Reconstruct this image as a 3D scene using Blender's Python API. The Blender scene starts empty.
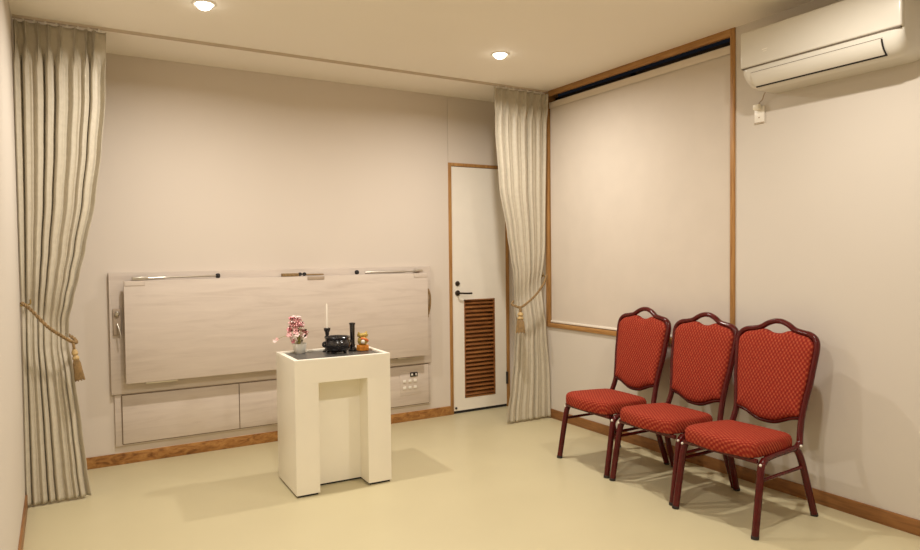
import bpy, bmesh, math, random
from mathutils import Vector, Matrix, Quaternion
random.seed(7)
scn = bpy.context.scene
COL = scn.collection
PI = math.pi
H = 2.5            # ceiling height
W = 3.416          # room width (left wall at x=-W)
YF = -5.7          # wall behind the camera

# ------------------------------------------------------------------ materials
def newmat(name):
    m = bpy.data.materials.new(name); m.use_nodes = True
    nt = m.node_tree; b = nt.nodes['Principled BSDF']
    return m, nt, b
def N(nt, t, **kw):
    n = nt.nodes.new(t)
    for k, v in kw.items(): setattr(n, k, v)
    return n
def ramp(nt, fac, stops):
    r = N(nt, 'ShaderNodeValToRGB'); e = r.color_ramp.elements
    e[0].position, e[0].color = stops[0][0], (*stops[0][1], 1)
    e[1].position, e[1].color = stops[-1][0], (*stops[-1][1], 1)
    for p, c in stops[1:-1]:
        x = e.new(p); x.color = (*c, 1)
    nt.links.new(fac, r.inputs['Fac']); return r.outputs['Color']
def coords(nt, scale=(1, 1, 1), rot=(0, 0, 0)):
    tc = N(nt, 'ShaderNodeTexCoord'); mp = N(nt, 'ShaderNodeMapping')
    mp.inputs['Scale'].default_value = scale; mp.inputs['Rotation'].default_value = rot
    nt.links.new(tc.outputs['Object'], mp.inputs['Vector']); return mp.outputs['Vector']
def noise(nt, vec, scale, detail=3, rough=.5, dist=0):
    n = N(nt, 'ShaderNodeTexNoise'); n.inputs['Scale'].default_value = scale
    n.inputs['Detail'].default_value = detail; n.inputs['Roughness'].default_value = rough
    n.inputs['Distortion'].default_value = dist
    nt.links.new(vec, n.inputs['Vector']); return n.outputs['Fac']
def bump(nt, b, h, strength, dist=.002):
    n = N(nt, 'ShaderNodeBump'); n.inputs['Strength'].default_value = strength; n.inputs['Distance'].default_value = dist
    nt.links.new(h, n.inputs['Height']); nt.links.new(n.outputs['Normal'], b.inputs['Normal'])
def plain(name, col, rough=.5, metal=0, coat=0, var=.06, vs=6, bmp=0, bs=200, spec=.5):
    m, nt, b = newmat(name)
    v = coords(nt)
    c = ramp(nt, noise(nt, v, vs), [(.3, tuple(x*(1-var) for x in col)), (.7, tuple(min(1, x*(1+var)) for x in col))])
    nt.links.new(c, b.inputs['Base Color'])
    b.inputs['Roughness'].default_value = rough; b.inputs['Metallic'].default_value = metal
    b.inputs['Coat Weight'].default_value = coat; b.inputs['Coat Roughness'].default_value = .08
    b.inputs['Specular IOR Level'].default_value = spec
    if bmp: bump(nt, b, noise(nt, v, bs, 2), bmp)
    return m
def wood(name, c1, c2, c3, scale=(1, 1, 1), ns=8, dist=1.5, rough=.45, lo=.3, hi=.7, detail=6):
    m, nt, b = newmat(name); v = coords(nt, scale)
    f = noise(nt, v, ns, detail, .6, dist)
    nt.links.new(ramp(nt, f, [(lo, c1), ((lo+hi)/2, c2), (hi, c3)]), b.inputs['Base Color'])
    b.inputs['Roughness'].default_value = rough; b.inputs['Specular IOR Level'].default_value = .35
    bump(nt, b, f, .15, .001); return m
def chairfabric(name, axes):
    # woven upholstery: little lighter lozenges in a red ground
    m, nt, b = newmat(name)
    tc = N(nt, 'ShaderNodeTexCoord'); sp = N(nt, 'ShaderNodeSeparateXYZ')
    nt.links.new(tc.outputs['Object'], sp.inputs[0])
    def math_(op, a, bb=None):
        n = N(nt, 'ShaderNodeMath', operation=op)
        for i, x in enumerate((a, bb)):
            if x is None: continue
            if isinstance(x, (int, float)): n.inputs[i].default_value = x
            else: nt.links.new(x, n.inputs[i])
        return n.outputs[0]
    a, c = sp.outputs[axes[0]], sp.outputs[axes[1]]
    if axes[0] == 'X': a = math_('ADD', a, math_('MULTIPLY', sp.outputs['Z'], .7))
    k = 2*PI/.019
    s1 = math_('SINE', math_('MULTIPLY', a, k))
    s2 = math_('SINE', math_('MULTIPLY', c, k*.7))
    pr = math_('MULTIPLY', s1, s2)
    nz = noise(nt, tc.outputs['Object'], 160, 2)
    f = math_('ADD', math_('MULTIPLY', pr, .35), math_('ADD', .15, math_('MULTIPLY', nz, .6)))
    nt.links.new(ramp(nt, f, [(.20, (.20, .018, .011)), (.50, (.285, .033, .018)), (.80, (.39, .09, .042))]), b.inputs['Base Color'])
    b.inputs['Roughness'].default_value = .9; b.inputs['Specular IOR Level'].default_value = .12
    bump(nt, b, f, .5, .002); return m

M = {}
def wallmat(name, col):
    m, nt, b = newmat(name); v = coords(nt)
    f = noise(nt, v, 1.2, 2); g = noise(nt, v, 260, 2)
    nt.links.new(ramp(nt, f, [(.3, tuple(x*.975 for x in col)), (.7, col)]), b.inputs['Base Color'])
    b.inputs['Roughness'].default_value = .85; b.inputs['Specular IOR Level'].default_value = .2
    bump(nt, b, g, .15, .0004); return m
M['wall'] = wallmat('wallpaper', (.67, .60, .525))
M['wall_side_dimmed'] = wallmat('wallpaper_side_dimmed', (.61, .56, .495))  # same wallpaper in a darker colour, offsetting strong lamp light on the sides
M['ceil'] = wallmat('ceiling_paper', (.88, .83, .75))
m, nt, b = newmat('vinyl_floor'); v = coords(nt)
nt.links.new(ramp(nt, noise(nt, v, 1.3, 3), [(.3, (.52, .46, .29)), (.7, (.55, .49, .31))]), b.inputs['Base Color'])
nt.links.new(ramp(nt, noise(nt, v, 4, 4), [(.3, (.30,)*3), (.7, (.40,)*3)]), b.inputs['Roughness'])
b.inputs['Specular IOR Level'].default_value = .4
bump(nt, b, noise(nt, v, 3, 2), .06, .004)
M['floor'] = m
M['frame'] = wood('window_wood', (.28, .13, .038), (.38, .195, .062), (.46, .25, .085), (14, 14, 1.2), 4, .6)
M['frame_h'] = wood('window_wood_horizontal', (.28, .13, .038), (.38, .195, .062), (.46, .25, .085), (14, 1.2, 14), 4, .6)
M['base_b'] = wood('baseboard_burl', (.17, .065, .018), (.35, .16, .045), (.47, .24, .075), (1, 1, 2.2), 13, 1.2, lo=.32, hi=.66)
M['base_r'] = wood('baseboard_wood', (.18, .075, .022), (.26, .115, .036), (.32, .145, .045), (14, 1.5, 14), 3, .8)
M['louver'] = wood('louver_wood', (.15, .05, .013), (.25, .095, .027), (.34, .145, .042), (2, 14, 14), 4, .6)
M['lam'] = wood('pale_laminate', (.53, .45, .385), (.60, .52, .45), (.64, .56, .485), (1.0, 1, 9), 2.6, .7, .5, .28, .7, 7)
M['lam_dark'] = plain('laminate_edge', (.40, .31, .23), .6)
M['seam'] = plain('seam_dark', (.24, .18, .13), .8)
M['door'] = plain('door_paint', (.82, .77, .68), .4, var=.02)
M['blind'] = plain('blind_fabric', (.60, .535, .46), .9, var=.02, spec=.15)
M['blind_rail'] = plain('blind_rail', (.66, .58, .48), .45, var=.02)
M['cream'] = plain('cream_lacquer', (.86, .82, .71), .35, var=.015)
M['black'] = plain('black_gloss', (.012, .010, .012), .22, coat=.5)
M['darkmetal'] = plain('dark_bronze', (.05, .035, .025), .35, metal=.6)
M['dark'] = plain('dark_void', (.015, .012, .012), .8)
M['greytop'] = plain('grey_inlay', (.075, .07, .065), .35, var=.15)
M['chrome'] = plain('steel', (.62, .58, .50), .28, metal=1)
M['brass'] = plain('dull_brass', (.45, .32, .12), .4, metal=.9)
M['rope'] = plain('gold_rope', (.25, .155, .06), .6, var=.25, vs=60, bmp=.5)
M['rope_lt'] = plain('gold_rope_light', (.45, .31, .13), .6, var=.2, vs=60, bmp=.5)
M['tube'] = plain('burgundy_tube', (.075, .0055, .0055), .15, coat=.1, var=.15, vs=30, spec=.3)
M['rubber'] = plain('black_rubber', (.02, .015, .012), .7)
M['ac'] = plain('ac_plastic', (.66, .63, .56), .2, var=.01)
M['acline'] = plain('ac_gap', (.13, .10, .07), .6)
M['white'] = plain('white_plastic', (.80, .76, .68), .35, var=.02)
M['candle'] = plain('candle_wax', (.85, .80, .70), .5, var=.01)
M['pot'] = plain('ceramic_pot', (.84, .82, .74), .3, var=.03)
M['pink'] = plain('pink_petal', (.84, .50, .50), .6, var=.18, vs=90)
M['pinkd'] = plain('deep_pink_petal', (.72, .28, .33), .6, var=.2, vs=90)
M['pale'] = plain('pale_petal', (.86, .70, .67), .6, var=.1, vs=90)
M['leaf'] = plain('dark_leaf', (.06, .045, .02), .5, var=.3, vs=50)
M['stem'] = plain('flower_stem', (.30, .28, .08), .6)
M['ash'] = plain('incense_ash', (.35, .31, .26), .95, bmp=.4)
M['gold'] = plain('gold_brocade', (.46, .33, .08), .5, metal=.3, var=.3, vs=150)
M['orange'] = plain('orange_cushion', (.62, .22, .02), .6, var=.2, vs=120)
M['glass'] = None
m, nt, b = newmat('window_glass'); b.inputs['Base Color'].default_value = (.9, .95, 1, 1)
b.inputs['Transmission Weight'].default_value = 1; b.inputs['Roughness'].default_value = .02; M['glass'] = m
# curtain: satin cloth
m, nt, b = newmat('curtain_satin'); v = coords(nt)
nt.links.new(ramp(nt, noise(nt, v, 40, 3), [(.3, (.48, .43, .335)), (.7, (.53, .48, .38))]), b.inputs['Base Color'])
b.inputs['Roughness'].default_value = .45; b.inputs['Sheen Weight'].default_value = .1
b.inputs['Specular IOR Level'].default_value = .4
bump(nt, b, noise(nt, coords(nt, (1, 1, .25)), 300, 2), .08, .0003); M['curtain'] = m
# lamp lens
m, nt, b = newmat('lamp_lens'); b.inputs['Emission Color'].default_value = (1, .92, .78, 1)
b.inputs['Emission Strength'].default_value = 14; M['lens'] = m

# ------------------------------------------------------------------ mesh helpers
def bx(bm, x0, x1, y0, y1, z0, z1, bev=0, seg=2):
    t = bmesh.new()
    bmesh.ops.create_cube(t, size=1)
    bmesh.ops.scale(t, vec=(abs(x1-x0), abs(y1-y0), abs(z1-z0)), verts=t.verts)
    bmesh.ops.translate(t, vec=((x0+x1)/2, (y0+y1)/2, (z0+z1)/2), verts=t.verts)
    if bev: bmesh.ops.bevel(t, geom=t.edges[:], offset=bev, segments=seg, profile=.5, affect='EDGES')
    merge(bm, t)
def merge(bm, t, mat=None):
    if mat: t.transform(mat)
    me = bpy.data.meshes.new('tmp'); t.to_mesh(me); t.free(); bm.from_mesh(me); bpy.data.meshes.remove(me)
def spline(pts, n=8, closed=False):
    P = [Vector(p) for p in pts]; out = []; L = len(P)
    rng = range(L if closed else L-1)
    for i in rng:
        if closed: a, b_, c, d = P[(i-1) % L], P[i], P[(i+1) % L], P[(i+2) % L]
        else: a, b_, c, d = P[max(i-1, 0)], P[i], P[i+1], P[min(i+2, L-1)]
        for k in range(n):
            t = k/n
            out.append(.5*((2*b_)+(c-a)*t+(2*a-5*b_+4*c-d)*t*t+(3*b_-a-3*c+d)*t**3))
    if not closed: out.append(P[-1])
    return out
def tube(bm, pts, r, seg=12, closed=False, cap=True, flat=1.0, ref=None):
    P = [Vector(p) for p in pts]; n = len(P); rings = []
    rr = r if isinstance(r, (list, tuple)) else [r]*n
    up = None
    for i in range(n):
        if closed: t = (P[(i+1) % n]-P[i-1]).normalized()
        else: t = (P[min(i+1, n-1)]-P[max(i-1, 0)]).normalized()
        if up is None:
            up = Vector(ref) if ref else (Vector((0, 0, 1)) if abs(t.z) < .9 else Vector((1, 0, 0)))
        if ref: up = Vector(ref)
        u = (up - t*up.dot(t)).normalized(); w = t.cross(u); up = u
        rings.append([bm.verts.new(P[i]+(u*math.cos(a)*flat+w*math.sin(a))*rr[i]) for a in [2*PI*k/seg for k in range(seg)]])
    m_ = n if closed else n-1
    for i in range(m_):
        A, B = rings[i], rings[(i+1) % n]
        for k in range(seg): bm.faces.new((A[k], A[(k+1) % seg], B[(k+1) % seg], B[k]))
    if cap and not closed:
        bm.faces.new(rings[0][::-1]); bm.faces.new(rings[-1])
def lathe(bm, prof, cx=0, cy=0, seg=32, z0=0):
    rings = []
    for r, z in prof:
        if r < 1e-5: rings.append([bm.verts.new((cx, cy, z+z0))])
        else: rings.append([bm.verts.new((cx+r*math.cos(2*PI*k/seg), cy+r*math.sin(2*PI*k/seg), z+z0)) for k in range(seg)])
    for A, B in zip(rings, rings[1:]):
        for k in range(seg):
            a, b_, c, d = A[k % len(A)], A[(k+1) % seg % len(A)], B[(k+1) % seg % len(B)], B[k % len(B)]
            f = []
            for q in (a, b_, c, d):
                if q not in f: f.append(q)
            if len(f) > 2: bm.faces.new(f)
def rings_mesh(bm, outline, steps, axis):
    """outline: list of 2-D points; steps: (scale, height) from back to front; axis 'x' or 'z'"""
    cx = sum(p[0] for p in outline)/len(outline); cy = sum(p[1] for p in outline)/len(outline)
    rs = []
    for s, h in steps:
        if s == 0: pts = [(cx, cy)]
        else: pts = [(cx+(x-cx)*s, cy+(y-cy)*s) for x, y in outline]
        hh = h if callable(h) else (lambda x, y, h=h: h)
        rs.append([bm.verts.new((hh(x, y), x, y) if axis == 'x' else (x, y, hh(x, y))) for x, y in pts])
    for A, B in zip(rs, rs[1:]):
        n = max(len(A), len(B))
        for k in range(n):
            f = []
            for q in (A[k % len(A)], A[(k+1) % n % len(A)], B[(k+1) % n % len(B)], B[k % len(B)]):
                if q not in f: f.append(q)
            if len(f) > 2: bm.faces.new(f)
    if len(rs[0]) > 1: bm.faces.new(rs[0])
def obj(name, bm, mat, parent=None, angle=35, loc=None, label=None):
    bmesh.ops.recalc_face_normals(bm, faces=bm.faces[:])
    bm.normal_update()
    for f in bm.faces: f.smooth = True
    ca = math.radians(angle)
    for e in bm.edges:
        if len(e.link_faces) == 2 and e.calc_face_angle(0) > ca: e.smooth = False
    me = bpy.data.meshes.new(name); bm.to_mesh(me); bm.free()
    mats = mat if isinstance(mat, (list, tuple)) else [mat]
    for q in mats: me.materials.append(q)
    o = bpy.data.objects.new(name, me); COL.objects.link(o)
    if parent: o.parent = parent
    if loc: o.location = loc
    if label: o['label'] = label
    return o
def thing(name, label, cat, loc=(0, 0, 0), rz=0, group=None, kind=None):
    o = bpy.data.objects.new(name, None); COL.objects.link(o); o.empty_display_size = .1
    o.location = loc; o.rotation_euler = (0, 0, rz)
    if kind: o['kind'] = kind
    else:
        o['label'] = label; o['category'] = cat
    if kind and label: o['label'] = label
    if group: o['group'] = group
    return o
def struct(name, bm, mat, parent=None, label=None, **kw):
    o = obj(name, bm, mat, parent, **kw)
    if not parent: o['kind'] = 'structure'
    if label: o['label'] = label
    return o
def BM(): return bmesh.new()
def box_obj(name, mat, parent, *a, bev=0, label=None):
    bm = BM(); bx(bm, *a, bev=bev); return obj(name, bm, mat, parent, label=label)
def interp(tab, z):
    t = sorted(tab, key=lambda q: q[1])
    if z <= t[0][1]: return t[0][0]
    for (a, za), (b_, zb) in zip(t, t[1:]):
        if z <= zb:
            k = (z-za)/(zb-za); k = k*k*(3-2*k)*.5+k*.5
            return a+(b_-a)*k
    return t[-1][0]

# ------------------------------------------------------------------ room shell
bm = BM(); bx(bm, -W-.1, .12, YF-.1, .12, -.06, 0); struct('floor', bm, M['floor'], label='pale yellow-beige vinyl floor')
bm = BM(); bx(bm, -W-.1, .12, YF-.1, .12, H, H+.06); struct('ceiling', bm, M['ceil'], label='cream papered ceiling')
# back wall with the doorway
DX0, DX1, DZ = -.604, -.036, 1.985
bm = BM(); bx(bm, -W-.1, DX0, 0, .1, 0, H); bx(bm, DX0+.003, 0.1, 0, .1, DZ, H); bx(bm, DX1, .1, 0, .1, 0, DZ)
bx(bm, DX0, DX0+.003, .004, .1, DZ, H)
bx(bm, DX0, DX1, .07, .1, 0, DZ)
struct('wall_back', bm, M['wall'], label='beige papered wall behind the fold-down table and door')
bm = BM(); bx(bm, -W-.1, -W, YF, 0, 0, H); struct('wall_left', bm, M['wall_side_dimmed'], label='pale wall beside the left curtain')
bm = BM(); bx(bm, -W-.1, .1, YF-.1, YF, 0, H); struct('wall_front', bm, M['wall'], label='wall behind the camera')
WY0, WY1, WZ0, WZ1 = -2.156, -.462, .702, H
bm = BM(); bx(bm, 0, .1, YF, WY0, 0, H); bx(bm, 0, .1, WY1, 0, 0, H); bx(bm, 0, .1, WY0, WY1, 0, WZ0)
struct('wall_right', bm, M['wall_side_dimmed'], label='beige wall with the window and the air conditioner')
bm = BM(); bx(bm, -W, DX0, -.010, 0, 0, .070, bev=.001); struct('baseboard_back', bm, M['base_b'])
bm = BM(); bx(bm, -.010, 0, YF, 0, 0, .070, bev=.001); struct('baseboard_right', bm, M['base_r'])
bm = BM(); bx(bm, -W, -W+.010, YF, 0, 0, .070, bev=.001); struct('baseboard_left', bm, M['base_r'])

# window in the right wall
win = thing('window_1', 'wooden framed window behind the roller blind', None, kind='structure')
bm = BM(); bx(bm, -.008, .10, WY0, WY0+.030, WZ0, H, bev=.0015); struct('frame_post', bm, M['frame'], win)
bm = BM(); bx(bm, -.008, .10, WY1-.030, WY1, WZ0, H, bev=.0015); struct('frame_post', bm, M['frame'], win)
bm = BM(); bx(bm, -.008, .012, WY0+.030, WY1-.030, H-.042, H, bev=.0015); struct('frame_head', bm, M['frame_h'], win)
bm = BM(); bx(bm, -.014, .10, WY0+.030, WY1-.030, WZ0, WZ0+.030, bev=.0015); struct('window_sill', bm, M['frame_h'], win)
bm = BM()
for y in (WY0+.03, (WY0+WY1)/2-.02, WY1-.07): bx(bm, .075, .095, y, y+.04, WZ0+.03, H-.04)
bx(bm, .075, .095, WY0+.03, WY1-.03, WZ0+.03, WZ0+.07); bx(bm, .075, .095, WY0+.03, WY1-.03, H-.08, H-.04)
struct('sash', bm, M['darkmetal'], win)
bm = BM(); bx(bm, .083, .087, WY0+.03, WY1-.03, WZ0+.03, H-.04); struct('pane', bm, M['glass'], win)

# roller blind
y0, y1 = WY0+.038, WY1-.034
bl = thing('roller_blind', 'wide beige roller blind pulled down over the window', 'blind', (0.012, (y0+y1)/2, WZ0+.032))
hw = (y1-y0)/2; zt = 2.415-WZ0-.032
bm = BM()
lathe(bm, [(0, -hw), (.021, -hw), (.021, hw), (0, hw)], seg=20); bm.transform(Matrix.Rotation(PI/2, 4, 'X')); bm.transform(Matrix.Translation((.020, 0, zt-.021)))
obj('roller_tube', bm, M['blind_rail'], bl)
bm = BM(); bx(bm, -.006, -.003, -hw, hw, zt-.046, zt, bev=.001); bx(bm, -.006, .03, -hw, hw, zt-.003, zt, bev=.001)
obj('head_rail', bm, M['blind_rail'], bl)
# fabric with very slight waviness
bm = BM(); ny, nz = 60, 40; g = []
for i in range(ny+1):
    row = []
    for j in range(nz+1):
        y = -hw+.004+(2*hw-.008)*i/ny; z = .012+(zt-.05)*j/nz
        x = .004+.0012*math.sin(i*.31+1)*math.sin(j*.2)
        row.append(bm.verts.new((x, y, z)))
    g.append(row)
for i in range(ny):
    for j in range(nz): bm.faces.new((g[i][j], g[i+1][j], g[i+1][j+1], g[i][j+1]))
bm.normal_update(); bmesh.ops.solidify(bm, geom=bm.faces[:], thickness=.0008)
obj('blind_fabric', bm, M['blind'], bl)
bm = BM(); bx(bm, -.004, .012, -hw, hw, .002, .018, bev=.003); obj('bottom_bar', bm, M['white'], bl)
bm = BM(); bx(bm, -.002, .002, -hw-.004, -hw+.006, .03, zt-.05); obj('side_guide', bm, M['white'], bl)

# door
dr = thing('door_1', 'white door with a brown louvre', None, kind='structure')
bm = BM(); bx(bm, DX0, DX0+.026, -.008, .07, 0, DZ, bev=.001); struct('door_jamb', bm, M['frame'], dr)
bm = BM(); bx(bm, DX1-.026, DX1, -.008, .07, 0, DZ, bev=.001); struct('door_jamb', bm, M['frame'], dr)
bm = BM(); bx(bm, DX0+.026, DX1-.026, -.008, .07, DZ-.024, DZ, bev=.001); struct('door_head', bm, M['frame'], dr)
LX0, LX1, LZ0, LZ1 = -.470, -.178, .118, .905
dx0, dx1 = DX0+.030, DX1-.029
bm = BM()
for a in ((dx0, LX0, .022, DZ-.028), (LX1, dx1, .022, DZ-.028), (LX0, LX1, .022, LZ0), (LX0, LX1, LZ1, DZ-.028)):
    bx(bm, a[0], a[1], .0, .034, a[2], a[3])
struct('door_leaf', bm, M['door'], dr)
bm = BM()
t = .010
bx(bm, LX0, LX0+t, -.003, .03, LZ0, LZ1); bx(bm, LX1-t, LX1, -.003, .03, LZ0, LZ1)
bx(bm, LX0, LX1, -.003, .03, LZ0, LZ0+t); bx(bm, LX0, LX1, -.003, .03, LZ1-t, LZ1)
n = 23
for i in range(n):
    z = LZ0+t+(LZ1-LZ0-2*t)*(i+.5)/n
    s = BM(); bx(s, LX0+t, LX1-t, -.016, .016, -.0035, .0035, bev=.001)
    merge(bm, s, Matrix.Translation((0, .013, z)) @ Matrix.Rotation(math.radians(38), 4, 'X'))
bx(bm, LX0, LX1, .028, .033, LZ0, LZ1)
struct('louvre', bm, M['louver'], dr)
bm = BM(); bx(bm, dx0, dx1, .004, .05, .001, .022); struct('under_door_shade', bm, M['dark'], dr)  # dark colour stands in for the shade in the gap under the door
def rosette(x, z, r=.020):
    q = BM(); lathe(q, [(0, 0), (r, 0), (r, .006), (r*.8, .009), (0, .009)], seg=24)
    q.transform(Matrix.Rotation(PI/2, 4, 'X')); q.transform(Matrix.Translation((x, 0, z))); return q
bm = rosette(-.530, 1.035); struct('door_lock', bm, M['darkmetal'], dr)
bm = rosette(-.530, .960, .022)
tube(bm, spline([(-.530, -.006, .960), (-.530, -.035, .960), (-.515, -.048, .960), (-.47, -.050, .957), (-.425, -.049, .957)], 6), .0075, 10)
struct('door_handle', bm, M['darkmetal'], dr)
bm = BM()
for z in (.19, 1.75):
    tube(bm, [(dx1+.003, -.010, z), (dx1+.003, -.010, z+.10)], .006, 10); bx(bm, dx1-.006, dx1+.014, -.006, .002, z, z+.10)
struct('door_hinge', bm, M['darkmetal'], dr)
bm = rosette(dx0+.02, .045, .009); struct('door_catch', bm, M['dark'], dr)

# ------------------------------------------------------------------ fold-down table on the wall
ft = thing('fold_down_table', 'long pale wood-grain table folded flat against the back wall', 'folding table', (-1.88, 0, .437))
X = -1.88; Z = .437
def lb(bm, x0, x1, y0, y1, z0, z1, bev=0): bx(bm, x0-X, x1-X, y0, y1, z0-Z, z1-Z, bev)
bm = BM(); lb(bm, -2.985, -.785, -.030, -.001, .437, 1.178, .002); obj('backing_board', bm, M['lam'], ft)
bm = BM(); lb(bm, -2.909, -.850, -.105, -.078, .508, 1.128, .002); obj('table_panel', bm, M['lam'], ft)
for x in (-2.80, -1.9, -.98):
    bm = BM(); lb(bm, x, x+.03, -.078, -.030, .60, 1.09); obj('support_rib', bm, M['lam_dark'], ft)
# hinge plates let into the panel corners
for x in (-2.905, -.965):
    bm = BM(); lb(bm, x, x+.11, -.1075, -.1045, 1.098, 1.126, .001)
    lb(bm, x+.004, x+.106, -.1078, -.107, 1.1015, 1.1225)
    obj('hinge_plate', bm, M['lam'], ft)
    bm = BM()
    lb(bm, x-.001, x+.111, -.1058, -.1046, 1.0965, 1.0975); lb(bm, x-.001, x, -.1058, -.1046, 1.097, 1.127); lb(bm, x+.110, x+.111, -.1058, -.1046, 1.097, 1.127)
    obj('plate_outline', bm, M['lam_dark'], ft)
def stay(xa, xb, za, zb, body, rod, cap, flip=False):
    """gas stay lying along the top of the folded panel"""
    y = -.070
    P = lambda x, z: Vector((x-X, y, z-Z))
    bm = BM(); tube(bm, [P(xa, za), P(xa+(xb-xa)*body, za+(zb-za)*body)], .0085, 12); s = obj('folding_stay', bm, M['chrome'] if rod else M['rope'], ft)
    bm = BM(); tube(bm, [P(xa+(xb-xa)*body, za+(zb-za)*body), P(xb, zb)], .005, 10); obj('stay_rod', bm, M['chrome'], s)
    bm = BM(); q = BM(); lathe(q, [(0, -.012), (.012, -.012), (.015, -.006), (.015, .006), (.012, .012), (0, .012)], seg=16)
    merge(bm, q, Matrix.Translation(P(*cap)) @ Matrix.Rotation(PI/2, 4, 'Y')); obj('stay_end', bm, M['dark'], s)
stay(-2.84, -2.37, 1.140, 1.146, .35, True, (-2.360, 1.146))
stay(-1.34, -.90, 1.143, 1.142, .72, True, (-1.405, 1.146))
bm = BM(); lb(bm, -2.86, -2.77, -.085, -.045, 1.130, 1.151, .003); obj('stay_bracket', bm, M['chrome'], ft)
bm = BM(); lb(bm, -.935, -.88, -.085, -.045, 1.137, 1.156, .003); obj('stay_bracket', bm, M['chrome'], ft)
bm = BM(); lb(bm, -1.945, -1.835, -.095, -.045, 1.130, 1.150, .003); lb(bm, -1.795, -1.66, -.095, -.05, 1.134, 1.143, .002)
c = obj('centre_latch', bm, M['rope'], ft, label='dull brass centre latch')
bm = BM()
for x in (-1.825, -1.795):
    q = BM(); lathe(q, [(0, -.012), (.011, -.012), (.013, 0), (.011, .012), (0, .012)], seg=14)
    merge(bm, q, Matrix.Translation((x-X, -.085, 1.143-Z)) @ Matrix.Rotation(PI/2, 4, 'X'))
obj('latch_knob', bm, M['dark'], c)
bm = BM(); lb(bm, -1.78, -1.66, -.108, -.1045, 1.103, 1.126, .001); obj('latch_plate', bm, M['lam_dark'], ft)
# side catches
def catch(x, z, s):
    bm = BM(); lb(bm, x-.022, x+.022, -.045, -.030, z-.07, z+.09, .003); o = obj('side_catch', bm, M['lam_dark'], ft)
    bm = BM(); q = BM(); lathe(q, [(0, 0), (.014, 0), (.014, .012), (.009, .016), (0, .016)], seg=16)
    merge(bm, q, Matrix.Translation((x-X, -.045, z+.06-Z)) @ Matrix.Rotation(PI/2, 4, 'X'))
    tube(bm, spline([(x-X, -.055, z-Z), (x+.012*s-X, -.075, z-.05-Z), (x+.018*s-X, -.08, z-.09-Z)], 5), .004, 8)
    obj('catch_lever', bm, M['chrome'], o)
catch(-2.945, .87, 1)
bm = BM(); lb(bm, -.838, -.828, -.075, -.030, .79, 1.00, .002)
tube(bm, spline([(-.825-X, -.05, 1.01-Z), (-.812-X, -.065, .96-Z), (-.818-X, -.075, .88-Z), (-.832-X, -.07, .81-Z)], 6), [.003]+[.008]*17+[.004], 10)
obj('side_catch', bm, M['rope'], ft, label='dark brass catch')
for xa, xb in ((-2.80, -2.62), (-1.10, -.93)):
    bm = BM(); lb(bm, xa, xb, -.098, -.035, .496, .507, .001); obj('bottom_hinge', bm, M['chrome'], ft)

# low cabinet under it
cb = thing('wall_cabinet', 'low pale wood-grain cabinet with three flush doors under the folded table', 'cabinet', (-1.88, 0, .115))
Z = .115
bm = BM(); lb(bm, -2.968, -.788, -.016, -.001, .115, .4355, .001); obj('cabinet_body', bm, M['lam'], cb)
xs = [-2.930, -2.232, -1.520, -.806]
for i in range(3):
    bm = BM(); lb(bm, xs[i]+.003, xs[i+1]-.003, -.026, -.017, .128, .425, .001)
    d = obj('cabinet_door', bm, M['lam'], cb)
bm = BM()
for x in xs: lb(bm, x-.003, x+.003, -.0185, -.0155, .128, .425)
lb(bm, xs[0], xs[-1], -.0185, -.0155, .425, .430); lb(bm, xs[0], xs[-1], -.0185, -.0155, .122, .128)
obj('door_gap', bm, M['seam'], cb)
cp = BM(); lb(cp, -1.055, -.875, -.0285, -.0262, .205, .385, .001); cpo = obj('control_plate', cp, M['lam'], cb)
bm = BM(); lb(bm, -.972, -.909, -.034, -.0285, .343, .376, .002); disp = obj('display', bm, M['black'], cpo, label='small black display')
for a in ((-.964, -.950, .353, .367), (-.927, -.919, .351, .368)):
    bm = BM(); lb(bm, a[0], a[1], -.0346, -.034, a[2], a[3]); obj('display_mark', bm, M['white'], cpo)
for r_, z in enumerate((.312, .262)):
    for x in (-1.020, -.975, -.930):
        bm = BM(); lb(bm, x-.013, x+.013, -.036, -.0285, z-.010, z+.011, .003); obj('control_switch', bm, M['white'], cpo, label='white rocker switch')

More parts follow.
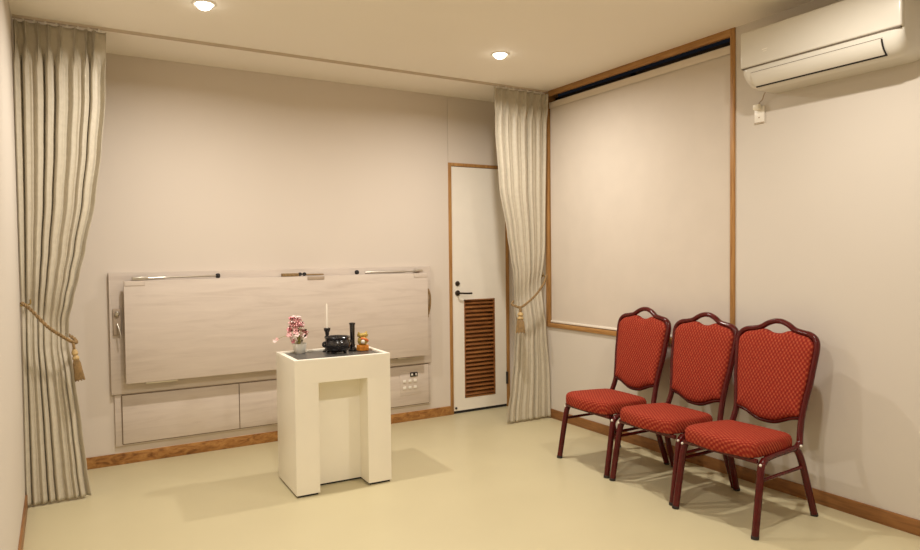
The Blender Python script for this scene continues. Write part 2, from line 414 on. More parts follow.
# ------------------------------------------------------------------ curtains
def curtain(name, label, left, right, n, y0, ztie, seedv, fwd, amp=.040):
    rnd = random.Random(seedv)
    phase = [rnd.uniform(-.24, .24) for _ in range(n+2)]
    ampv = [rnd.uniform(.7, 1.15) for _ in range(n+2)]
    vd = [rnd.uniform(.25, 1.25) for _ in range(n+2)]
    sub = [rnd.uniform(.15, .7) for _ in range(n+2)]
    zt, zb = 2.474, .012
    nu, nv = n*30, 150
    root = thing(name, label, 'curtain', (0, 0, 0))
    def pt(u, v):
        z = zb+(zt-zb)*v
        xl, xr = interp(left, z), interp(right, z)
        w = xr-xl
        f = u*n; k = int(min(f, n-1e-6)); fr = f-k
        s = fr*fr*(3-2*fr)
        def mix(a): return a[k]*(1-s)+a[k+1]*s
        drift = .05*math.sin(v*2.6+u*5+seedv)
        q = f+mix(phase)+drift
        ph = 2*PI*q
        x = xl+w*u
        dt = abs(z-ztie(x))
        tight = math.exp(-(dt/.14)**2)
        A = amp*mix(ampv)*(1-.55*tight)*(.72+.28*min(1, max(0, (z-.8)/1.2)))
        fb = min(1, max(0, (z-2.24)/.14)); fb = fb*fb*(3-2*fb)
        fq = q % 1
        kk = int(q) % n; valley = vd[kk]*math.exp(-((fq-.5)/.21)**2)                        # narrow shaded valleys between broad folds
        body = 1.5*valley-.5 - .30*mix(sub)*math.cos(2*PI*(fq*2+.15)) + .05*math.sin(2*PI*fq*3)
        fd = min(fq, 1-fq); gw = .085+1.3*abs(z-2.385)
        head = -1.5*math.exp(-(fd/gw)**2)*(.72+.28*math.cos(2*PI*fd/(gw*.85)))+.35
        y = y0+A*(body*(1-fb)+head*fb*.95)
        x += .10*w/n*math.sin(2*PI*fq)*(1-fb)
        x = min(max(x, xl-.004), xr+.004)
        # gathered toward the wall a little at the tie, spreading to the floor
        y += .02*tight - fwd*max(0, 1-z/.8)
        z += (.010*math.sin(ph*1.0+seedv) if v < .005 else 0)*0
        return (x, y, z)
    bm = BM(); g = [[bm.verts.new(pt(i/nu, j/nv)) for j in range(nv+1)] for i in range(nu+1)]
    for i in range(nu):
        for j in range(nv): bm.faces.new((g[i][j], g[i+1][j], g[i+1][j+1], g[i][j+1]))
    dp = obj('drape', bm, M['curtain'], root, angle=180)
    sm = dp.modifiers.new('thickness', 'SOLIDIFY'); sm.thickness = .0014; sm.offset = 0
    return root, pt
def zt_left(x): return 1.035+(x+3.42)*(-.92)
def zt_right(x): return 1.045+(x+.05)*.62
Lr = [(-2.991, 2.473), (-3.0, 2.116), (-3.025, 1.847), (-3.060, 1.578), (-3.114, 1.311), (-3.145, 1.179), (-3.176, 1.048), (-3.200, .943), (-3.203, .811), (-3.181, .65), (-3.155, .379), (-3.137, .161), (-3.118, -.016)]
Ll = [(-3.408, 2.48), (-3.408, 0)]
Rl = [(-.502, 2.473), (-.498, 2.143), (-.468, 1.754), (-.400, 1.412), (-.367, 1.22), (-.344, 1.116), (-.318, .877), (-.322, .773), (-.351, .468), (-.380, .263), (-.412, .086), (-.420, 0)]
Rr = [(-.028, 2.49), (-.052, 1.369), (-.071, 1.052), (-.067, .842), (-.049, .718), (-.016, .306), (-.010, .009)]
curtain('curtain', 'pleated grey-beige curtain tied back at the left wall', Ll, Lr, 8, -.495, zt_left, 3, .055, amp=.032)
curtain('curtain', 'pleated grey-beige curtain tied back between the door and the window', Rl, Rr, 7, -.495, zt_right, 11, .005, amp=.032)

# ceiling rail
cr = thing('curtain_rail', 'slim curtain rail running along the ceiling between the two curtains', 'curtain rail', (-W/2, -.495, H))
bm = BM(); hwid = W/2-.004
bx(bm, -hwid, hwid, -.011, -.009, -.012, 0, .0005); bx(bm, -hwid, hwid, .009, .011, -.012, 0, .0005); bx(bm, -hwid, hwid, -.009, .009, -.003, 0)
obj('rail_channel', bm, plain('rail_finish', (.60, .51, .40), .5, var=.03), cr)
for cx0, cx1, k in ((-3.39, -3.0, 8), (-.49, -.03, 7)):
    for i in range(k):
        x = cx0+(cx1-cx0)*(i+.5)/k+W/2
        bm = BM(); bx(bm, x-.004, x+.004, -.006, .006, -.026, -.002, .001); obj('rail_runner', bm, M['white'], cr)

# tiebacks: two twisted strands and a tassel
def rope(bm, path, r, turns):
    n = len(path)
    for s in (0, PI):
        pts = []
        for i, p in enumerate(path):
            t = (path[min(i+1, n-1)]-path[max(i-1, 0)]).normalized()
            u = Vector((0, 1, 0)); u = (u-t*u.dot(t)).normalized(); w = t.cross(u)
            a = turns*2*PI*i/n+s
            pts.append(p+(u*math.cos(a)+w*math.sin(a))*r*.55)
        tube(bm, pts, r*.62, 8)
def tassel(parent, top, tip, s=1):
    top, tip = Vector(top), Vector(tip); L = (tip-top).length
    d = (top-tip).normalized(); q = Vector((0, 0, 1)).rotation_difference(d)
    Mx = Matrix.Translation(top) @ q.to_matrix().to_4x4()
    bm = BM(); lathe(bm, [(0, 0), (.008, 0), (.014*s, -.012), (.016*s, -.024), (.010*s, -.034), (.015*s, -.040), (.017*s, -.050), (.011*s, -.060), (0, -.060)], seg=20)
    bm.transform(Mx); tk = obj('tassel', bm, M['rope_lt'], parent, label='pale banded knot of the tassel')
    bm = BM(); nn = 26
    for k in range(nn):
        a = 2*PI*k/nn; c, sn = math.cos(a), math.sin(a)
        z1 = -L+.006*((k*7) % 3)
        tube(bm, [(c*.010*s, sn*.010*s, -.056), (c*.016*s, sn*.016*s, -.075), (c*.018*s, sn*.018*s, -L*.7), (c*.022*s, sn*.022*s, z1)], .0032*s, 5)
    lathe(bm, [(0, -.055), (.011*s, -.056), (.014*s, -.08), (.017*s, -L+.01), (0, -L+.01)], seg=14)
    bm.transform(Mx); obj('tassel_fringe', bm, M['rope'], tk)
def tieback(label, pts, knot, tip, hook, hd, s=1):
    t = thing('curtain_tieback', label, 'tieback', (0, 0, 0))
    path = spline(pts, 14); L = sum((a-b_).length for a, b_ in zip(path, path[1:]))
    bm = BM(); rope(bm, path, .0085, L/.035); obj('rope', bm, M['rope'], t)
    bm = BM(); tube(bm, [pts_ for pts_ in (Vector(hook), Vector(hook)+Vector(hd)*.03)], .005, 8)
    tube(bm, spline([Vector(hook)+Vector(hd)*.03, Vector(hook)+Vector(hd)*.045+Vector((0, 0, .008)), Vector(hook)+Vector(hd)*.045+Vector((0, 0, .03))], 5), .004, 8)
    obj('wall_hook', bm, M['brass'], t)
    bm = BM(); tube(bm, spline([knot, (Vector(knot)+Vector(tip))*.5*0+Vector(knot)+Vector((.002, -.004, -.018)), Vector(knot)+Vector((.003, 0, -.036))], 5), .007*s, 8)
    obj('knot', bm, M['rope'], t)
    k = Vector(knot)+Vector((.003, 0, -.032)); tassel(t, k, tip, s)
tieback('gold rope tieback with a tassel around the left-hand curtain',
        [(-3.408, -.53, 1.045), (-3.37, -.566, 1.013), (-3.30, -.585, .925), (-3.25, -.585, .880), (-3.20, -.570, .840), (-3.172, -.525, .825), (-3.19, -.472, .85), (-3.30, -.45, .93), (-3.40, -.46, 1.04)],
        (-3.186, -.575, .828), (-3.160, -.578, .630), (-W, -.50, 1.03), (1, 0, 0))
tieback('gold rope tieback with a tassel around the curtain by the window',
        [(-.03, -.50, 1.10), (-.085, -.555, 1.068), (-.14, -.575, 1.010), (-.21, -.583, .948), (-.29, -.580, .893), (-.325, -.562, .872), (-.336, -.52, .878), (-.33, -.47, .90), (-.18, -.45, .98), (-.03, -.46, 1.10)],
        (-.340, -.580, .872), (-.343, -.588, .684), (0, -.475, 1.09), (-1, 0, 0), 1.45)

# ------------------------------------------------------------------ altar table
TA = -.0346; TO = Vector((-2.1890, -.7750, 0))
al = thing('altar_table', 'cream box-shaped altar table with a recessed front and grey inlaid top', 'altar table', TO, TA)
w, d, h, z0 = .536, .392, .7230, .012
cx0, cx1, cz, cd = .127, .400, .596, .265
bm = BM()
outer = [(0, 0), (w, 0), (w, -d), (cx1, -d), (cx1, -cd), (cx0, -cd), (cx0, -d), (0, -d)]
def prism(bm, poly, za, zb):
    a = [bm.verts.new((x, y, za)) for x, y in poly]; b_ = [bm.verts.new((x, y, zb)) for x, y in poly]
    n = len(poly)
    for i in range(n): bm.faces.new((a[i], a[(i+1) % n], b_[(i+1) % n], b_[i]))
    bm.faces.new(a[::-1]); bm.faces.new(b_)
q = BM(); prism(q, outer, z0, cz); bmesh.ops.bevel(q, geom=[e for e in q.edges if abs(e.verts[0].co.z-e.verts[1].co.z) > .1], offset=.003, segments=2, affect='EDGES', profile=.5); merge(bm, q)
obj('lower_body', bm, M['cream'], al)
bm = BM(); q = BM(); prism(q, [(0, 0), (w, 0), (w, -d), (0, -d)], cz, h-.016)
bmesh.ops.bevel(q, geom=[e for e in q.edges if abs(e.verts[0].co.z-e.verts[1].co.z) > .1], offset=.003, segments=2, affect='EDGES', profile=.5); merge(bm, q)
obj('upper_body', bm, M['cream'], al)
rim = .026
bm = BM()
o4 = [(0, 0), (w, 0), (w, -d), (0, -d)]; i4 = [(rim, -rim), (w-rim, -rim), (w-rim, -d+rim), (rim, -d+rim)]
ring = lambda P, z: [bm.verts.new((x, y, z)) for x, y in P]
A, B, C_, D = ring(o4, h-.016), ring(o4, h), ring(i4, h), ring(i4, h-.016)
for P, Q in ((A, B), (B, C_), (C_, D), (D, A)):
    for i in range(4): bm.faces.new((P[i], P[(i+1) % 4], Q[(i+1) % 4], Q[i]))
bmesh.ops.bevel(bm, geom=[e for e in bm.edges if e.verts[0].co.z > h-.001 and e.verts[1].co.z > h-.001], offset=.002, segments=2, affect='EDGES', profile=.5)
obj('top_rim', bm, M['cream'], al)
TZ = h-.010
bm = BM(); bx(bm, rim, w-rim, -d+rim, -rim, h-.016, TZ); obj('inlaid_top', bm, M['greytop'], al, label='dark grey inlaid top')
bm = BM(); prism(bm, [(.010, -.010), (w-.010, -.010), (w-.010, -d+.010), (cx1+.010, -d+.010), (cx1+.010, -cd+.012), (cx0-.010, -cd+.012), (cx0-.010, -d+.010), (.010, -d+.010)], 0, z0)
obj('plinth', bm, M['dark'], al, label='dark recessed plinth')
def on_table(x, y):
    return (TO.x+x*math.cos(TA)-y*math.sin(TA), TO.y+x*math.sin(TA)+y*math.cos(TA), TZ)

# incense burner
ib = thing('incense_burner', 'round black incense bowl with small lugs in the middle of the altar top', 'incense burner', on_table(.308, -.165))
bm = BM()
lathe(bm, [(0, .008), (.034, .007), (.054, .012), (.069, .028), (.0755, .048), (.075, .060), (.069, .070), (.0665, .076), (.071, .086), (.074, .092), (.071, .095), (.063, .092), (.060, .080), (.058, .070), (0, .070)], seg=48)
obj('bowl', bm, M['black'], ib)
bm = BM(); lathe(bm, [(0, .0705), (.058, .0705), (.058, .074), (.03, .077), (0, .078)], seg=32); obj('ash', bm, M['ash'], ib)
for a in (0, PI):
    bm = BM(); c, s = math.cos(a), math.sin(a)
    tube(bm, spline([(c*.070, s*.070, .040), (c*.083, s*.083, .046), (c*.084, s*.084, .060), (c*.072, s*.072, .066)], 5), .006, 8); obj('lug', bm, M['black'], ib)
for k in range(3):
    a = PI/2+k*2*PI/3; bm = BM(); lathe(bm, [(0, 0), (.008, 0), (.011, .010), (.013, .020), (0, .022)], cx=.042*math.cos(a), cy=.042*math.sin(a), seg=12); obj('foot', bm, M['black'], ib)
# candlestick
cs = thing('candlestick', 'black candlestick standing behind the incense bowl', 'candlestick', on_table(.276, -.080))
bm = BM()
lathe(bm, [(0, 0), (.028, 0), (.028, .006), (.018, .012), (.011, .022), (.0095, .05), (.010, .090), (.012, .111), (.0175, .122), (.0195, .132), (.0195, .137), (.013, .137), (.010, .133), (0, .133)], seg=28)
obj('stand', bm, M['black'], cs)
cn = thing('candle', 'thin white candle in the black candlestick', 'candle', (cs.location.x, cs.location.y, TZ+.133))
bm = BM(); lathe(bm, [(0, 0), (.0052, 0), (.0046, .137), (.003, .142), (0, .143)], seg=16); obj('wax', bm, M['candle'], cn)
bm = BM(); tube(bm, [(0, 0, .142), (.0005, 0, .150)], .0008, 6); obj('wick', bm, M['candle'], cn)
# tall flower holder
vs = thing('incense_holder', 'tall narrow black incense holder right of the bowl', 'incense holder', on_table(.416, -.115))
bm = BM()
lathe(bm, [(0, 0), (.027, 0), (.028, .006), (.022, .013), (.016, .022), (.017, .030), (.0135, .038), (.0135, .060), (.0150, .148), (.0185, .157), (.0185, .161), (.0150, .161), (.0130, .148), (0, .143)], seg=28)
obj('holder_tube', bm, M['black'], vs)
# little gold ornament
orn = thing('table_ornament', 'small orange and gold ornament at the right end of the altar top', 'ornament', on_table(.460, -.165), .15); orn.scale = (.9, .9, .97)
bm = BM(); bx(bm, -.033, .033, -.026, .026, 0, .036, .006, 3); obj('cushion', bm, M['orange'], orn, label='orange cushion base')
bm = BM(); lathe(bm, [(0, .036), (.020, .037), (.030, .046), (.033, .060), (.030, .074), (.022, .084), (0, .086)], seg=28); obj('bell', bm, M['gold'], orn)
bm = BM(); bmesh.ops.create_uvsphere(bm, u_segments=16, v_segments=10, radius=.013); bm.transform(Matrix.Translation((-.014, -.028, .058))); obj('white_ball', bm, M['white'], orn)
bm = BM(); tube(bm, spline([(-.026, -.022, .078), (0, -.032, .072), (.022, -.026, .062), (.030, -.010, .056)], 5), .007, 8); obj('ribbon', bm, plain('orange_ribbon', (.68, .17, .04), .5), orn, label='orange-red ribbon')
bm = BM(); bx(bm, -.030, .030, -.022, .022, .084, .104, .006, 3)
for sx in (-1, 1):
    q = BM(); bmesh.ops.create_cone(q, cap_ends=True, segments=8, radius1=.011, radius2=.003, depth=.020); merge(bm, q, Matrix.Translation((sx*.026, 0, .106)) @ Matrix.Rotation(sx*.5, 4, 'Y'))
obj('top_piece', bm, M['gold'], orn, label='olive-gold top')

# flower pot and flowers
px, py, _ = on_table(.119, -.060)
pt_ = thing('flower_pot', 'small off-white pot on the left of the altar top', 'flower pot', (px, py, TZ))
bm = BM(); lathe(bm, [(0, 0), (.026, 0), (.029, .004), (.036, .025), (.039, .048), (.040, .057), (.037, .057), (.035, .050), (.031, .028), (0, .022)], seg=36); obj('pot', bm, M['pot'], pt_)
fb = thing('flower_bouquet', 'pink artificial flowers in the off-white pot with one drooping blossom', 'flowers', (px, py, TZ+.026))
def blossom_mesh(r):
    bm = BM()
    for k in range(5):
        a = 2*PI*k/5; vs_ = []
        c, s = math.cos(a), math.sin(a)
        grid = []
        for i in range(6):
            t = i/5; ww = math.sin(PI*min(.97, .10+t*.85))*r*.46
            hz = r*.35*math.sin(t*PI*.8)
            grid.append([bm.verts.new((c*t*r-s*q*ww, s*t*r+c*q*ww, hz+.18*r*q*q)) for q in (-1, -.5, 0, .5, 1)])
        for i in range(5):
            for j in range(4): bm.faces.new((grid[i][j], grid[i+1][j], grid[i+1][j+1], grid[i][j+1]))
    q = BM(); bmesh.ops.create_icosphere(q, subdivisions=1, radius=r*.2); merge(bm, q, Matrix.Translation((0, 0, r*.12)))
    return bm
protos = {}
rnd = random.Random(5)
def blossom(kind, p, d, s):
    if kind not in protos:
        o = obj('blossom', blossom_mesh(.017), M[kind], fb, angle=180); protos[kind] = o
    else:
        o = protos[kind].copy(); COL.objects.link(o); o.parent = fb
    o.location = p; o.rotation_mode = 'QUATERNION'
    o.rotation_quaternion = Vector((0, 0, 1)).rotation_difference(Vector(d).normalized()) @ Quaternion((0, 0, 1), rnd.uniform(0, 6))
    o.scale = (s, s, s); return o
stems = BM()
base = Vector((0, 0, .0))
def stemto(p):
    p = Vector(p); tube(stems, spline([base+Vector((p.x*.1, p.y*.1, 0)), Vector((p.x*.3, p.y*.3, p.z*.55)), p], 5), .0012, 5)
for i in range(84):
    t = rnd.random()**.8
    z = .048+.128*t
    rad = .076*(1-t*.76)*math.sqrt(rnd.uniform(.25, 1))
    a = rnd.uniform(0, 2*PI)
    cxx = .004-.028*t
    p = Vector((cxx+rad*math.cos(a), rad*math.sin(a)*.8, z))
    d = (p-Vector((cxx*.5, 0, .05)))+Vector((0, -.012, .004))
    blossom(rnd.choice(['pink', 'pink', 'pink', 'pale', 'pinkd']), p, d, rnd.uniform(.8, 1.15))
    if i % 3 == 0: stemto(p)
for p in ((-.040, 0, .176), (-.032, -.004, .184), (-.050, .002, .172)):
    blossom('pale', p, (0, -.5, 1), .55); stemto(p)
p = Vector((-.142, -.005, .055)); blossom('pale', p, (-.3, -1, .4), .75); blossom('pink', p+Vector((.012, 0, .008)), (.3, -1, .6), .6)
tube(stems, spline([base, (-.03, -.01, .055), (-.08, -.015, .078), (-.12, -.012, .068), tuple(p)], 6), .0012, 5)
obj('stems', stems, M['stem'], fb)
leafm = BM()
for (x, y, z, dx, dz, s) in ((.008, -.060, .070, .5, .6, .024), (.018, -.035, .105, 1, .5, .018), (-.052, -.02, .130, -1, .2, .016), (.006, -.02, .145, .8, .7, .016), (.000, -.062, .060, -.3, -.6, .022), (-.02, -.05, .10, .2, 1, .016)):
    dvec = Vector((dx, -.2, dz)).normalized(); side = dvec.cross(Vector((0, 1, 0))).normalized(); o0 = Vector((x, y, z)); prev = None
    for i in range(6):
        t = i/5; ww = math.sin(PI*t)*s*.28; c0 = o0+dvec*s*t+Vector((0, .004*math.sin(PI*t), 0))
        row = [leafm.verts.new(c0-side*ww), leafm.verts.new(c0+Vector((0, .002, 0))), leafm.verts.new(c0+side*ww)]
        if prev:
            for j in range(2):
                leafm.faces.new((prev[j], row[j], row[j+1], prev[j+1]))
        prev = row
obj('leaves', leafm, M['leaf'], fb, angle=180, label='dark leaves')

# ------------------------------------------------------------------ banquet chairs (local -x is forward)
M['cf_seat'] = chairfabric('seat_fabric', ('X', 'Y'))
M['cf_back'] = chairfabric('back_fabric', ('Y', 'Z'))
half = [(.176, .455), (.179, .50), (.186, .56), (.197, .63), (.203, .70), (.209, .765), (.210, .812), (.198, .843), (.170, .861), (.130, .868), (.092, .877), (.055, .899), (.022, .911)]
lean = lambda z: .175+.100*(z-.40)/.5
def make_chair(label):
    t = thing('banquet_chair', label, 'chair', (-.40, 0, 0), 0, 'banquet chairs in a row along the right wall')
    # seat pad
    cor = [(-.230, -.202), (.125, -.180), (.125, .180), (-.230, .202)]; rr = [.085, .035, .035, .085]
    out = []
    for i in range(4):
        p, a, b_ = Vector(cor[i]), Vector(cor[i-1]), Vector(cor[(i+1) % 4])
        u, v_ = (a-p).normalized(), (b_-p).normalized(); r = rr[i]
        s, e = p+u*r, p+v_*r
        for k in range(8):
            q = k/7; out.append(tuple(s*(1-q)**2+p*2*q*(1-q)+e*q*q))
        for k in range(1, 8):
            e2 = b_+(p-b_).normalized()*rr[(i+1) % 4]; q = k/8; pp = e*(1-q)+e2*q
            nrm = Vector((v_.y, -v_.x)); out.append(tuple(pp+nrm*(.022 if i == 3 else .006)*math.sin(PI*q)))
    bm = BM(); zo = lambda hgt: (lambda x, y: hgt-.012*(x+.275)/.4)
    rings_mesh(bm, out, [(.95, zo(.346)), (.985, zo(.348)), (1.0, zo(.356)), (1.003, zo(.374)), (1.0, zo(.392)), (.985, zo(.404)), (.955, zo(.412)), (.90, zo(.418)), (.80, zo(.422)), (.6, zo(.427)), (.3, zo(.430)), (0, zo(.431))], 'z')
    obj('seat', bm, M['cf_seat'], t, angle=60)
    # seat frame: side rails and cross rails under the pad
    bm = BM()
    for s in (-1, 1): tube(bm, spline([(-.165, s*.207, .322), (-.13, s*.203, .334), (-.05, s*.196, .338), (.06, s*.192, .340), (.125, s*.190, .345), (.158, s*.186, .372), (.168, s*.180, .40)], 6), .0135, 12)
    bx(bm, -.200, -.182, -.200, .200, .322, .342, .004); bx(bm, .085, .108, -.18, .18, .322, .342, .004)
    bx(bm, -.20, .10, -.17, .17, .338, .345)
    obj('seat_frame', bm, M['tube'], t)
    for s in (-1, 1):
        bm = BM(); tube(bm, spline([(-.232, s*.217, .006), (-.205, s*.214, .16), (-.185, s*.211, .27), (-.172, s*.208, .312), (-.145, s*.205, .332)], 6), .0165, 14)
        lg = obj('leg', bm, M['tube'], t)
        bm = BM(); tube(bm, [(-.233, s*.2172, 0), (-.231, s*.2168, .014)], .0172, 14); obj('foot_cap', bm, M['rubber'], lg)
    for s in (-1, 1):
        bm = BM(); tube(bm, spline([(.238, s*.211, .006), (.200, s*.207, .12), (.160, s*.200, .25), (.135, s*.194, .315), (.110, s*.190, .340)], 6), .0165, 14)
        lg = obj('leg', bm, M['tube'], t)
        bm = BM(); tube(bm, [(.240, s*.211, 0), (.236, s*.211, .014)], .0172, 14); obj('foot_cap', bm, M['rubber'], lg)
    for s in (-1, 1):
        bm = BM(); tube(bm, [(-.188, s*.208, .245), (.160, s*.200, .248)], .0085, 10); obj('stretcher', bm, M['tube'], t)
    # joint bumpers
    for s in (-1, 1):
        for (x, y, z) in ((-.188, .213, .318), (.135, .205, .350)):
            bm = BM(); bmesh.ops.create_uvsphere(bm, u_segments=10, v_segments=8, radius=.0065); bm.transform(Matrix.Translation((x, s*y, z))); obj('bumper', bm, M['white'], t, label='small clear plastic bumper')
    # back frame
    P = [(.150, .190, .352), (.166, .182, .395)]+[(lean(z), y, z) for y, z in half]+[(lean(.913), 0, .913)]
    P = P+[(x, -y, z) for x, y, z in P[-2::-1]]
    bm = BM(); tube(bm, spline(P, 5), .0138, 14, flat=1.25, ref=(1, 0, 0))
    low = [(.176, .468), (.150, .464), (.118, .456), (.085, .442), (.045, .427), (0, .423)]
    P = [(lean(z), y, z) for y, z in low]; P = P+[(x, -y, z) for x, y, z in P[-2::-1]]
    tube(bm, spline(P, 5), .010, 12)
    obj('back_frame', bm, M['tube'], t)
    # padded back, with the hand hole left open under the hump
    hp = [(0, .431), (.045, .435), (.085, .450), (.118, .464), (.150, .472), (.168, .478)]+[(y-.011, z) for y, z in half[1:7]]+[(.185, .833), (.162, .849), (.126, .857), (.092, .865), (.072, .870), (.056, .867), (.040, .860), (.022, .855), (0, .853)]
    pts = [Vector((y, z, 0)) for y, z in hp]; right = spline(pts, 3)
    outl = [(p.x, p.y) for p in right]+[(-p.x, p.y) for p in right[-2:0:-1]]
    lx = lambda off: (lambda y, z: lean(z)+off)
    bm = BM(); rings_mesh(bm, outl, [(.93, lx(.022)), (.985, lx(.016)), (1, lx(.006)), (1, lx(-.008)), (.985, lx(-.017)), (.95, lx(-.024)), (.87, lx(-.029)), (.7, lx(-.033)), (.4, lx(-.036)), (0, lx(-.037))], 'x')
    obj('backrest', bm, M['cf_back'], t, angle=60)
    return t
c0 = make_chair('red upholstered banquet chair nearest the curtain, leftmost of the row')
def dup(root, loc, rz, label):
    r = root.copy(); COL.objects.link(r); r.location = loc; r.rotation_euler = (0, 0, rz); r['label'] = label
    for ch in list(root.children):
        c = ch.copy(); COL.objects.link(c); c.parent = r
        for g in ch.children:
            k = g.copy(); COL.objects.link(k); k.parent = c
    return r
c0.location = (-.378, -1.574, 0); c0.rotation_euler = (0, 0, math.radians(-2))
dup(c0, (-.394, -2.056, 0), math.radians(-1), 'red upholstered banquet chair in the middle of the row, between the two others')
dup(c0, (-.413, -2.519, 0), math.radians(1.5), 'red upholstered banquet chair nearest the viewer, rightmost of the row')

# ------------------------------------------------------------------ air conditioner
AY0, AY1 = -3.120, -2.350
ac = thing('air_conditioner', 'white wall-mounted air conditioner high above the chairs', 'air conditioner', (0, (AY0+AY1)/2, 2.085))
L = (AY1-AY0)/2; AH = .290; D_ = .222
def section(front, top, bot, curve):
    # closed profile (x,z): back top, front top, front lower, curved belly, back bottom
    P = [(0, top), (-front+.012, top), (-front, top-.012), (-front, curve)]
    for k in range(1, 9):
        a = k/8*PI/2; P.append((-front+(front*.42)*(1-math.cos(a)), curve-(curve-bot)*math.sin(a)))
    P.append((0, bot)); return P
def loft(bm, secs):
    rs = [[bm.verts.new((x, y, z)) for x, z in P] for y, P in secs]; n = len(rs[0])
    for A, B in zip(rs, rs[1:]):
        for i in range(n): bm.faces.new((A[i], A[(i+1) % n], B[(i+1) % n], B[i]))
    bm.faces.new(rs[0]); bm.faces.new(rs[-1][::-1])
bm = BM(); secs = []
def endrise(dist, R=.055):
    if dist >= R: return 0
    q = 1-dist/R; return (1-math.sqrt(max(0, 1-q*q)))
ys = [0, .001, .004, .009, .016, .025, .036, .055]
ys = ys+[2*L-.055]+[2*L-q for q in ys[-2::-1]]
for yy in ys:
    e = endrise(min(yy, 2*L-yy)); secs.append((-L+yy, section(D_-.008-.020*e, AH-.002, .0+.060*e, .100)))
loft(bm, secs); obj('housing', bm, M['ac'], ac, angle=40)
bm = BM(); bx(bm, -D_, -D_+.03, -L, L, .109, AH, .008, 3); obj('front_panel', bm, M['ac'], ac)
bm = BM(); bx(bm, -D_+.004, -D_+.03, -L+.006, L-.006, .104, .1095); obj('panel_gap', bm, M['acline'], ac)
# louvre flap following the belly
def belly(a): return (-(D_-.008)+((D_-.008)*.42)*(1-math.cos(a)), .100-.100*math.sin(a))
fy0, fy1 = -L+.085, L-.060
bm = BM(); prev = None
for k in range(9):
    a = .22+(.93-.22)*k/8; x, z = belly(a); nx, nz = -math.cos(a), -math.sin(a)
    row = [bm.verts.new((x+nx*.004, y, z+nz*.004)) for y in (fy0, fy1)]
    if prev: bm.faces.new((prev[0], row[0], row[1], prev[1]))
    prev = row
bm.normal_update(); bmesh.ops.solidify(bm, geom=bm.faces[:], thickness=.003)
obj('louvre_flap', bm, M['ac'], ac)
bm = BM(); prev = None
for a in (.93, 1.06):
    x, z = belly(a); row = [bm.verts.new((x-.0025, y, z-.0015)) for y in (fy0-.006, fy1)]
    if prev: bm.faces.new((prev[0], row[0], row[1], prev[1]))
    prev = row
bm.normal_update(); bmesh.ops.solidify(bm, geom=bm.faces[:], thickness=.002)
prev = None
for k in range(9):
    a = .22+(1.06-.22)*k/8; x, z = belly(a); row = [bm.verts.new((x-.003, y, z-.002)) for y in (fy0-.006, fy0-.001)]
    if prev: bm.faces.new((prev[0], row[0], row[1], prev[1]))
    prev = row
obj('air_outlet', bm, M['dark'], ac)
bm = BM(); prev = None
for a in (.19, .21):
    x, z = belly(a); row = [bm.verts.new((x-.0006, y, z)) for y in (fy0-.006, fy1+.006)]
    if prev: bm.faces.new((prev[0], row[0], row[1], prev[1]))
    prev = row
obj('flap_line', bm, M['acline'], ac)
bm = BM(); bx(bm, -D_-.0006, -D_, L-.155, L-.125, .176, .180); bx(bm, -D_-.0006, -D_, L-.15, L-.132, .166, .169); obj('panel_mark', bm, M['white'], ac)
# outlet below it
so = thing('wall_outlet', 'small white power outlet with a plug just below the air conditioner', 'outlet', (0, -2.308, 1.955))
bm = BM(); bx(bm, -.008, 0, -.030, .030, -.008, .083, .003); obj('outlet_plate', bm, M['white'], so)
bm = BM(); bx(bm, -.0086, -.008, -.004, .004, .020, .026); bx(bm, -.0100, -.008, -.030, .030, -.006, -.002); obj('socket_slot', bm, M['lam_dark'], so)
bm = BM(); bx(bm, -.034, -.008, -.014, .022, .062, .092, .006); obj('plug', bm, M['cream'], so)
pc = thing('power_cord', 'short beige cord from the air conditioner down to the outlet', 'cord', (0, 0, 0))
bm = BM(); tube(bm, spline([(-.022, -2.315, 2.044), (-.020, -2.322, 2.056), (-.018, -2.335, 2.068), (-.03, -2.350, 2.085), (-.04, -2.37, 2.10)], 6), .0032, 8)
obj('cord', bm, M['lam_dark'], pc)

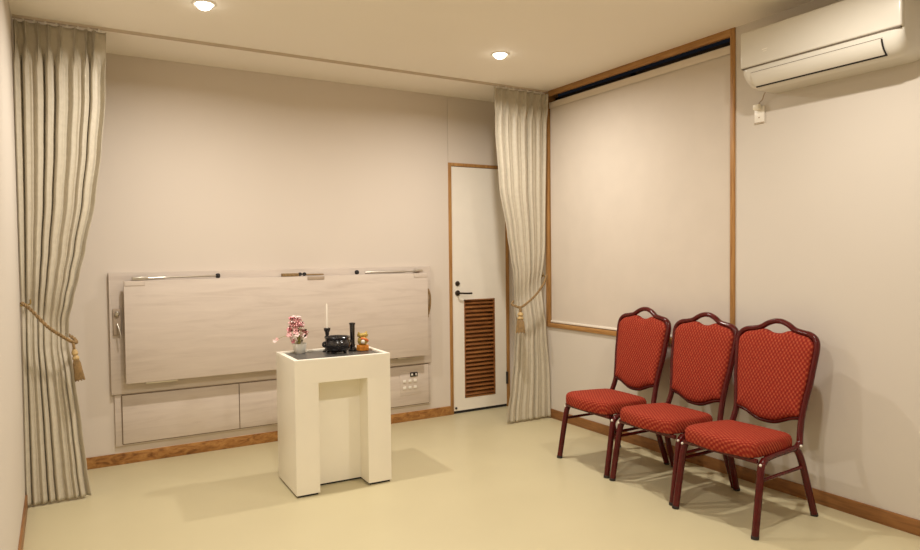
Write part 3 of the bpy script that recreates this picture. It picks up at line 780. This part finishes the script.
# ------------------------------------------------------------------ downlights
LIGHTS = [(-2.60, -1.115, 'round ceiling downlight above the fold-down table, the left one', 1.0),
          (-.865, -1.12, 'round ceiling downlight nearer the right curtain', 1.0),
          (-.865, -3.10, 'round ceiling downlight in front of the air conditioner', .82),
          (-2.60, -3.10, 'round ceiling downlight over the middle of the room', 1.0),
          (-.865, -5.05, 'unseen downlight added for dim fill at the rear right of the room', .25),  # this lamp and the next are unseen, added only for dim fill
          (-2.60, -5.05, 'unseen downlight added for dim fill at the rear left of the room', .25)]
POWER = 22.5
for x, y, lab, k in LIGHTS:
    t = thing('ceiling_light', lab, 'ceiling light', (x, y, H), 0, 'ceiling downlights')
    bm = BM(); lathe(bm, [(.042, 0), (.056, 0), (.056, -.003), (.052, -.005), (.042, -.005), (.042, 0)], seg=32); obj('trim_ring', bm, M['white'], t)
    bm = BM(); lathe(bm, [(0, -.030), (.012, -.029), (.024, -.024), (.034, -.015), (.041, -.003), (.041, -.0005), (0, -.0005)], seg=32); obj('lamp_lens', bm, M['lens'], t)
    la = bpy.data.lights.new('lamp', 'AREA'); la.shape = 'DISK'; la.size = .075; la.energy = POWER*k; la.color = (1, .93, .84)
    la.spread = math.radians(168)
    lo = bpy.data.objects.new('lamp', la); COL.objects.link(lo); lo.parent = t; lo.location = (0, 0, -.032)

# ------------------------------------------------------------------ world, camera, view
wd = bpy.data.worlds.new('night'); scn.world = wd; wd.use_nodes = True
wd.node_tree.nodes['Background'].inputs[0].default_value = (.02, .022, .03, 1)
wd.node_tree.nodes['Background'].inputs[1].default_value = .3
f_, yaw, pitch, roll, cx, cy, cz = 676.4421, .5361, -.0304, -.0111, -3.2443, -4.6117, 1.2657
F = Vector((math.sin(yaw)*math.cos(pitch), math.cos(yaw)*math.cos(pitch), math.sin(pitch)))
R = Vector((math.cos(yaw), -math.sin(yaw), 0)); U = R.cross(F)
R2 = R*math.cos(roll)+U*math.sin(roll); U2 = -R*math.sin(roll)+U*math.cos(roll)
cam = bpy.data.cameras.new('camera'); co = bpy.data.objects.new('camera', cam); COL.objects.link(co)
cam.sensor_width = 36; cam.lens = 36*f_/920; cam.clip_start = .01
mw = Matrix((R2, U2, -F)).transposed().to_4x4(); mw.translation = (cx, cy, cz); co.matrix_world = mw
scn.camera = co
vs_ = scn.view_settings; vs_.view_transform = 'Standard'; vs_.look = 'None'; vs_.exposure = 0; vs_.gamma = 1; vs_.use_curve_mapping = False
scn.cycles.use_denoising = True; scn.cycles.max_bounces = 10; scn.cycles.diffuse_bounces = 6
scn.cycles.sample_clamp_indirect = 6; scn.cycles.caustics_reflective = False; scn.cycles.caustics_refractive = False
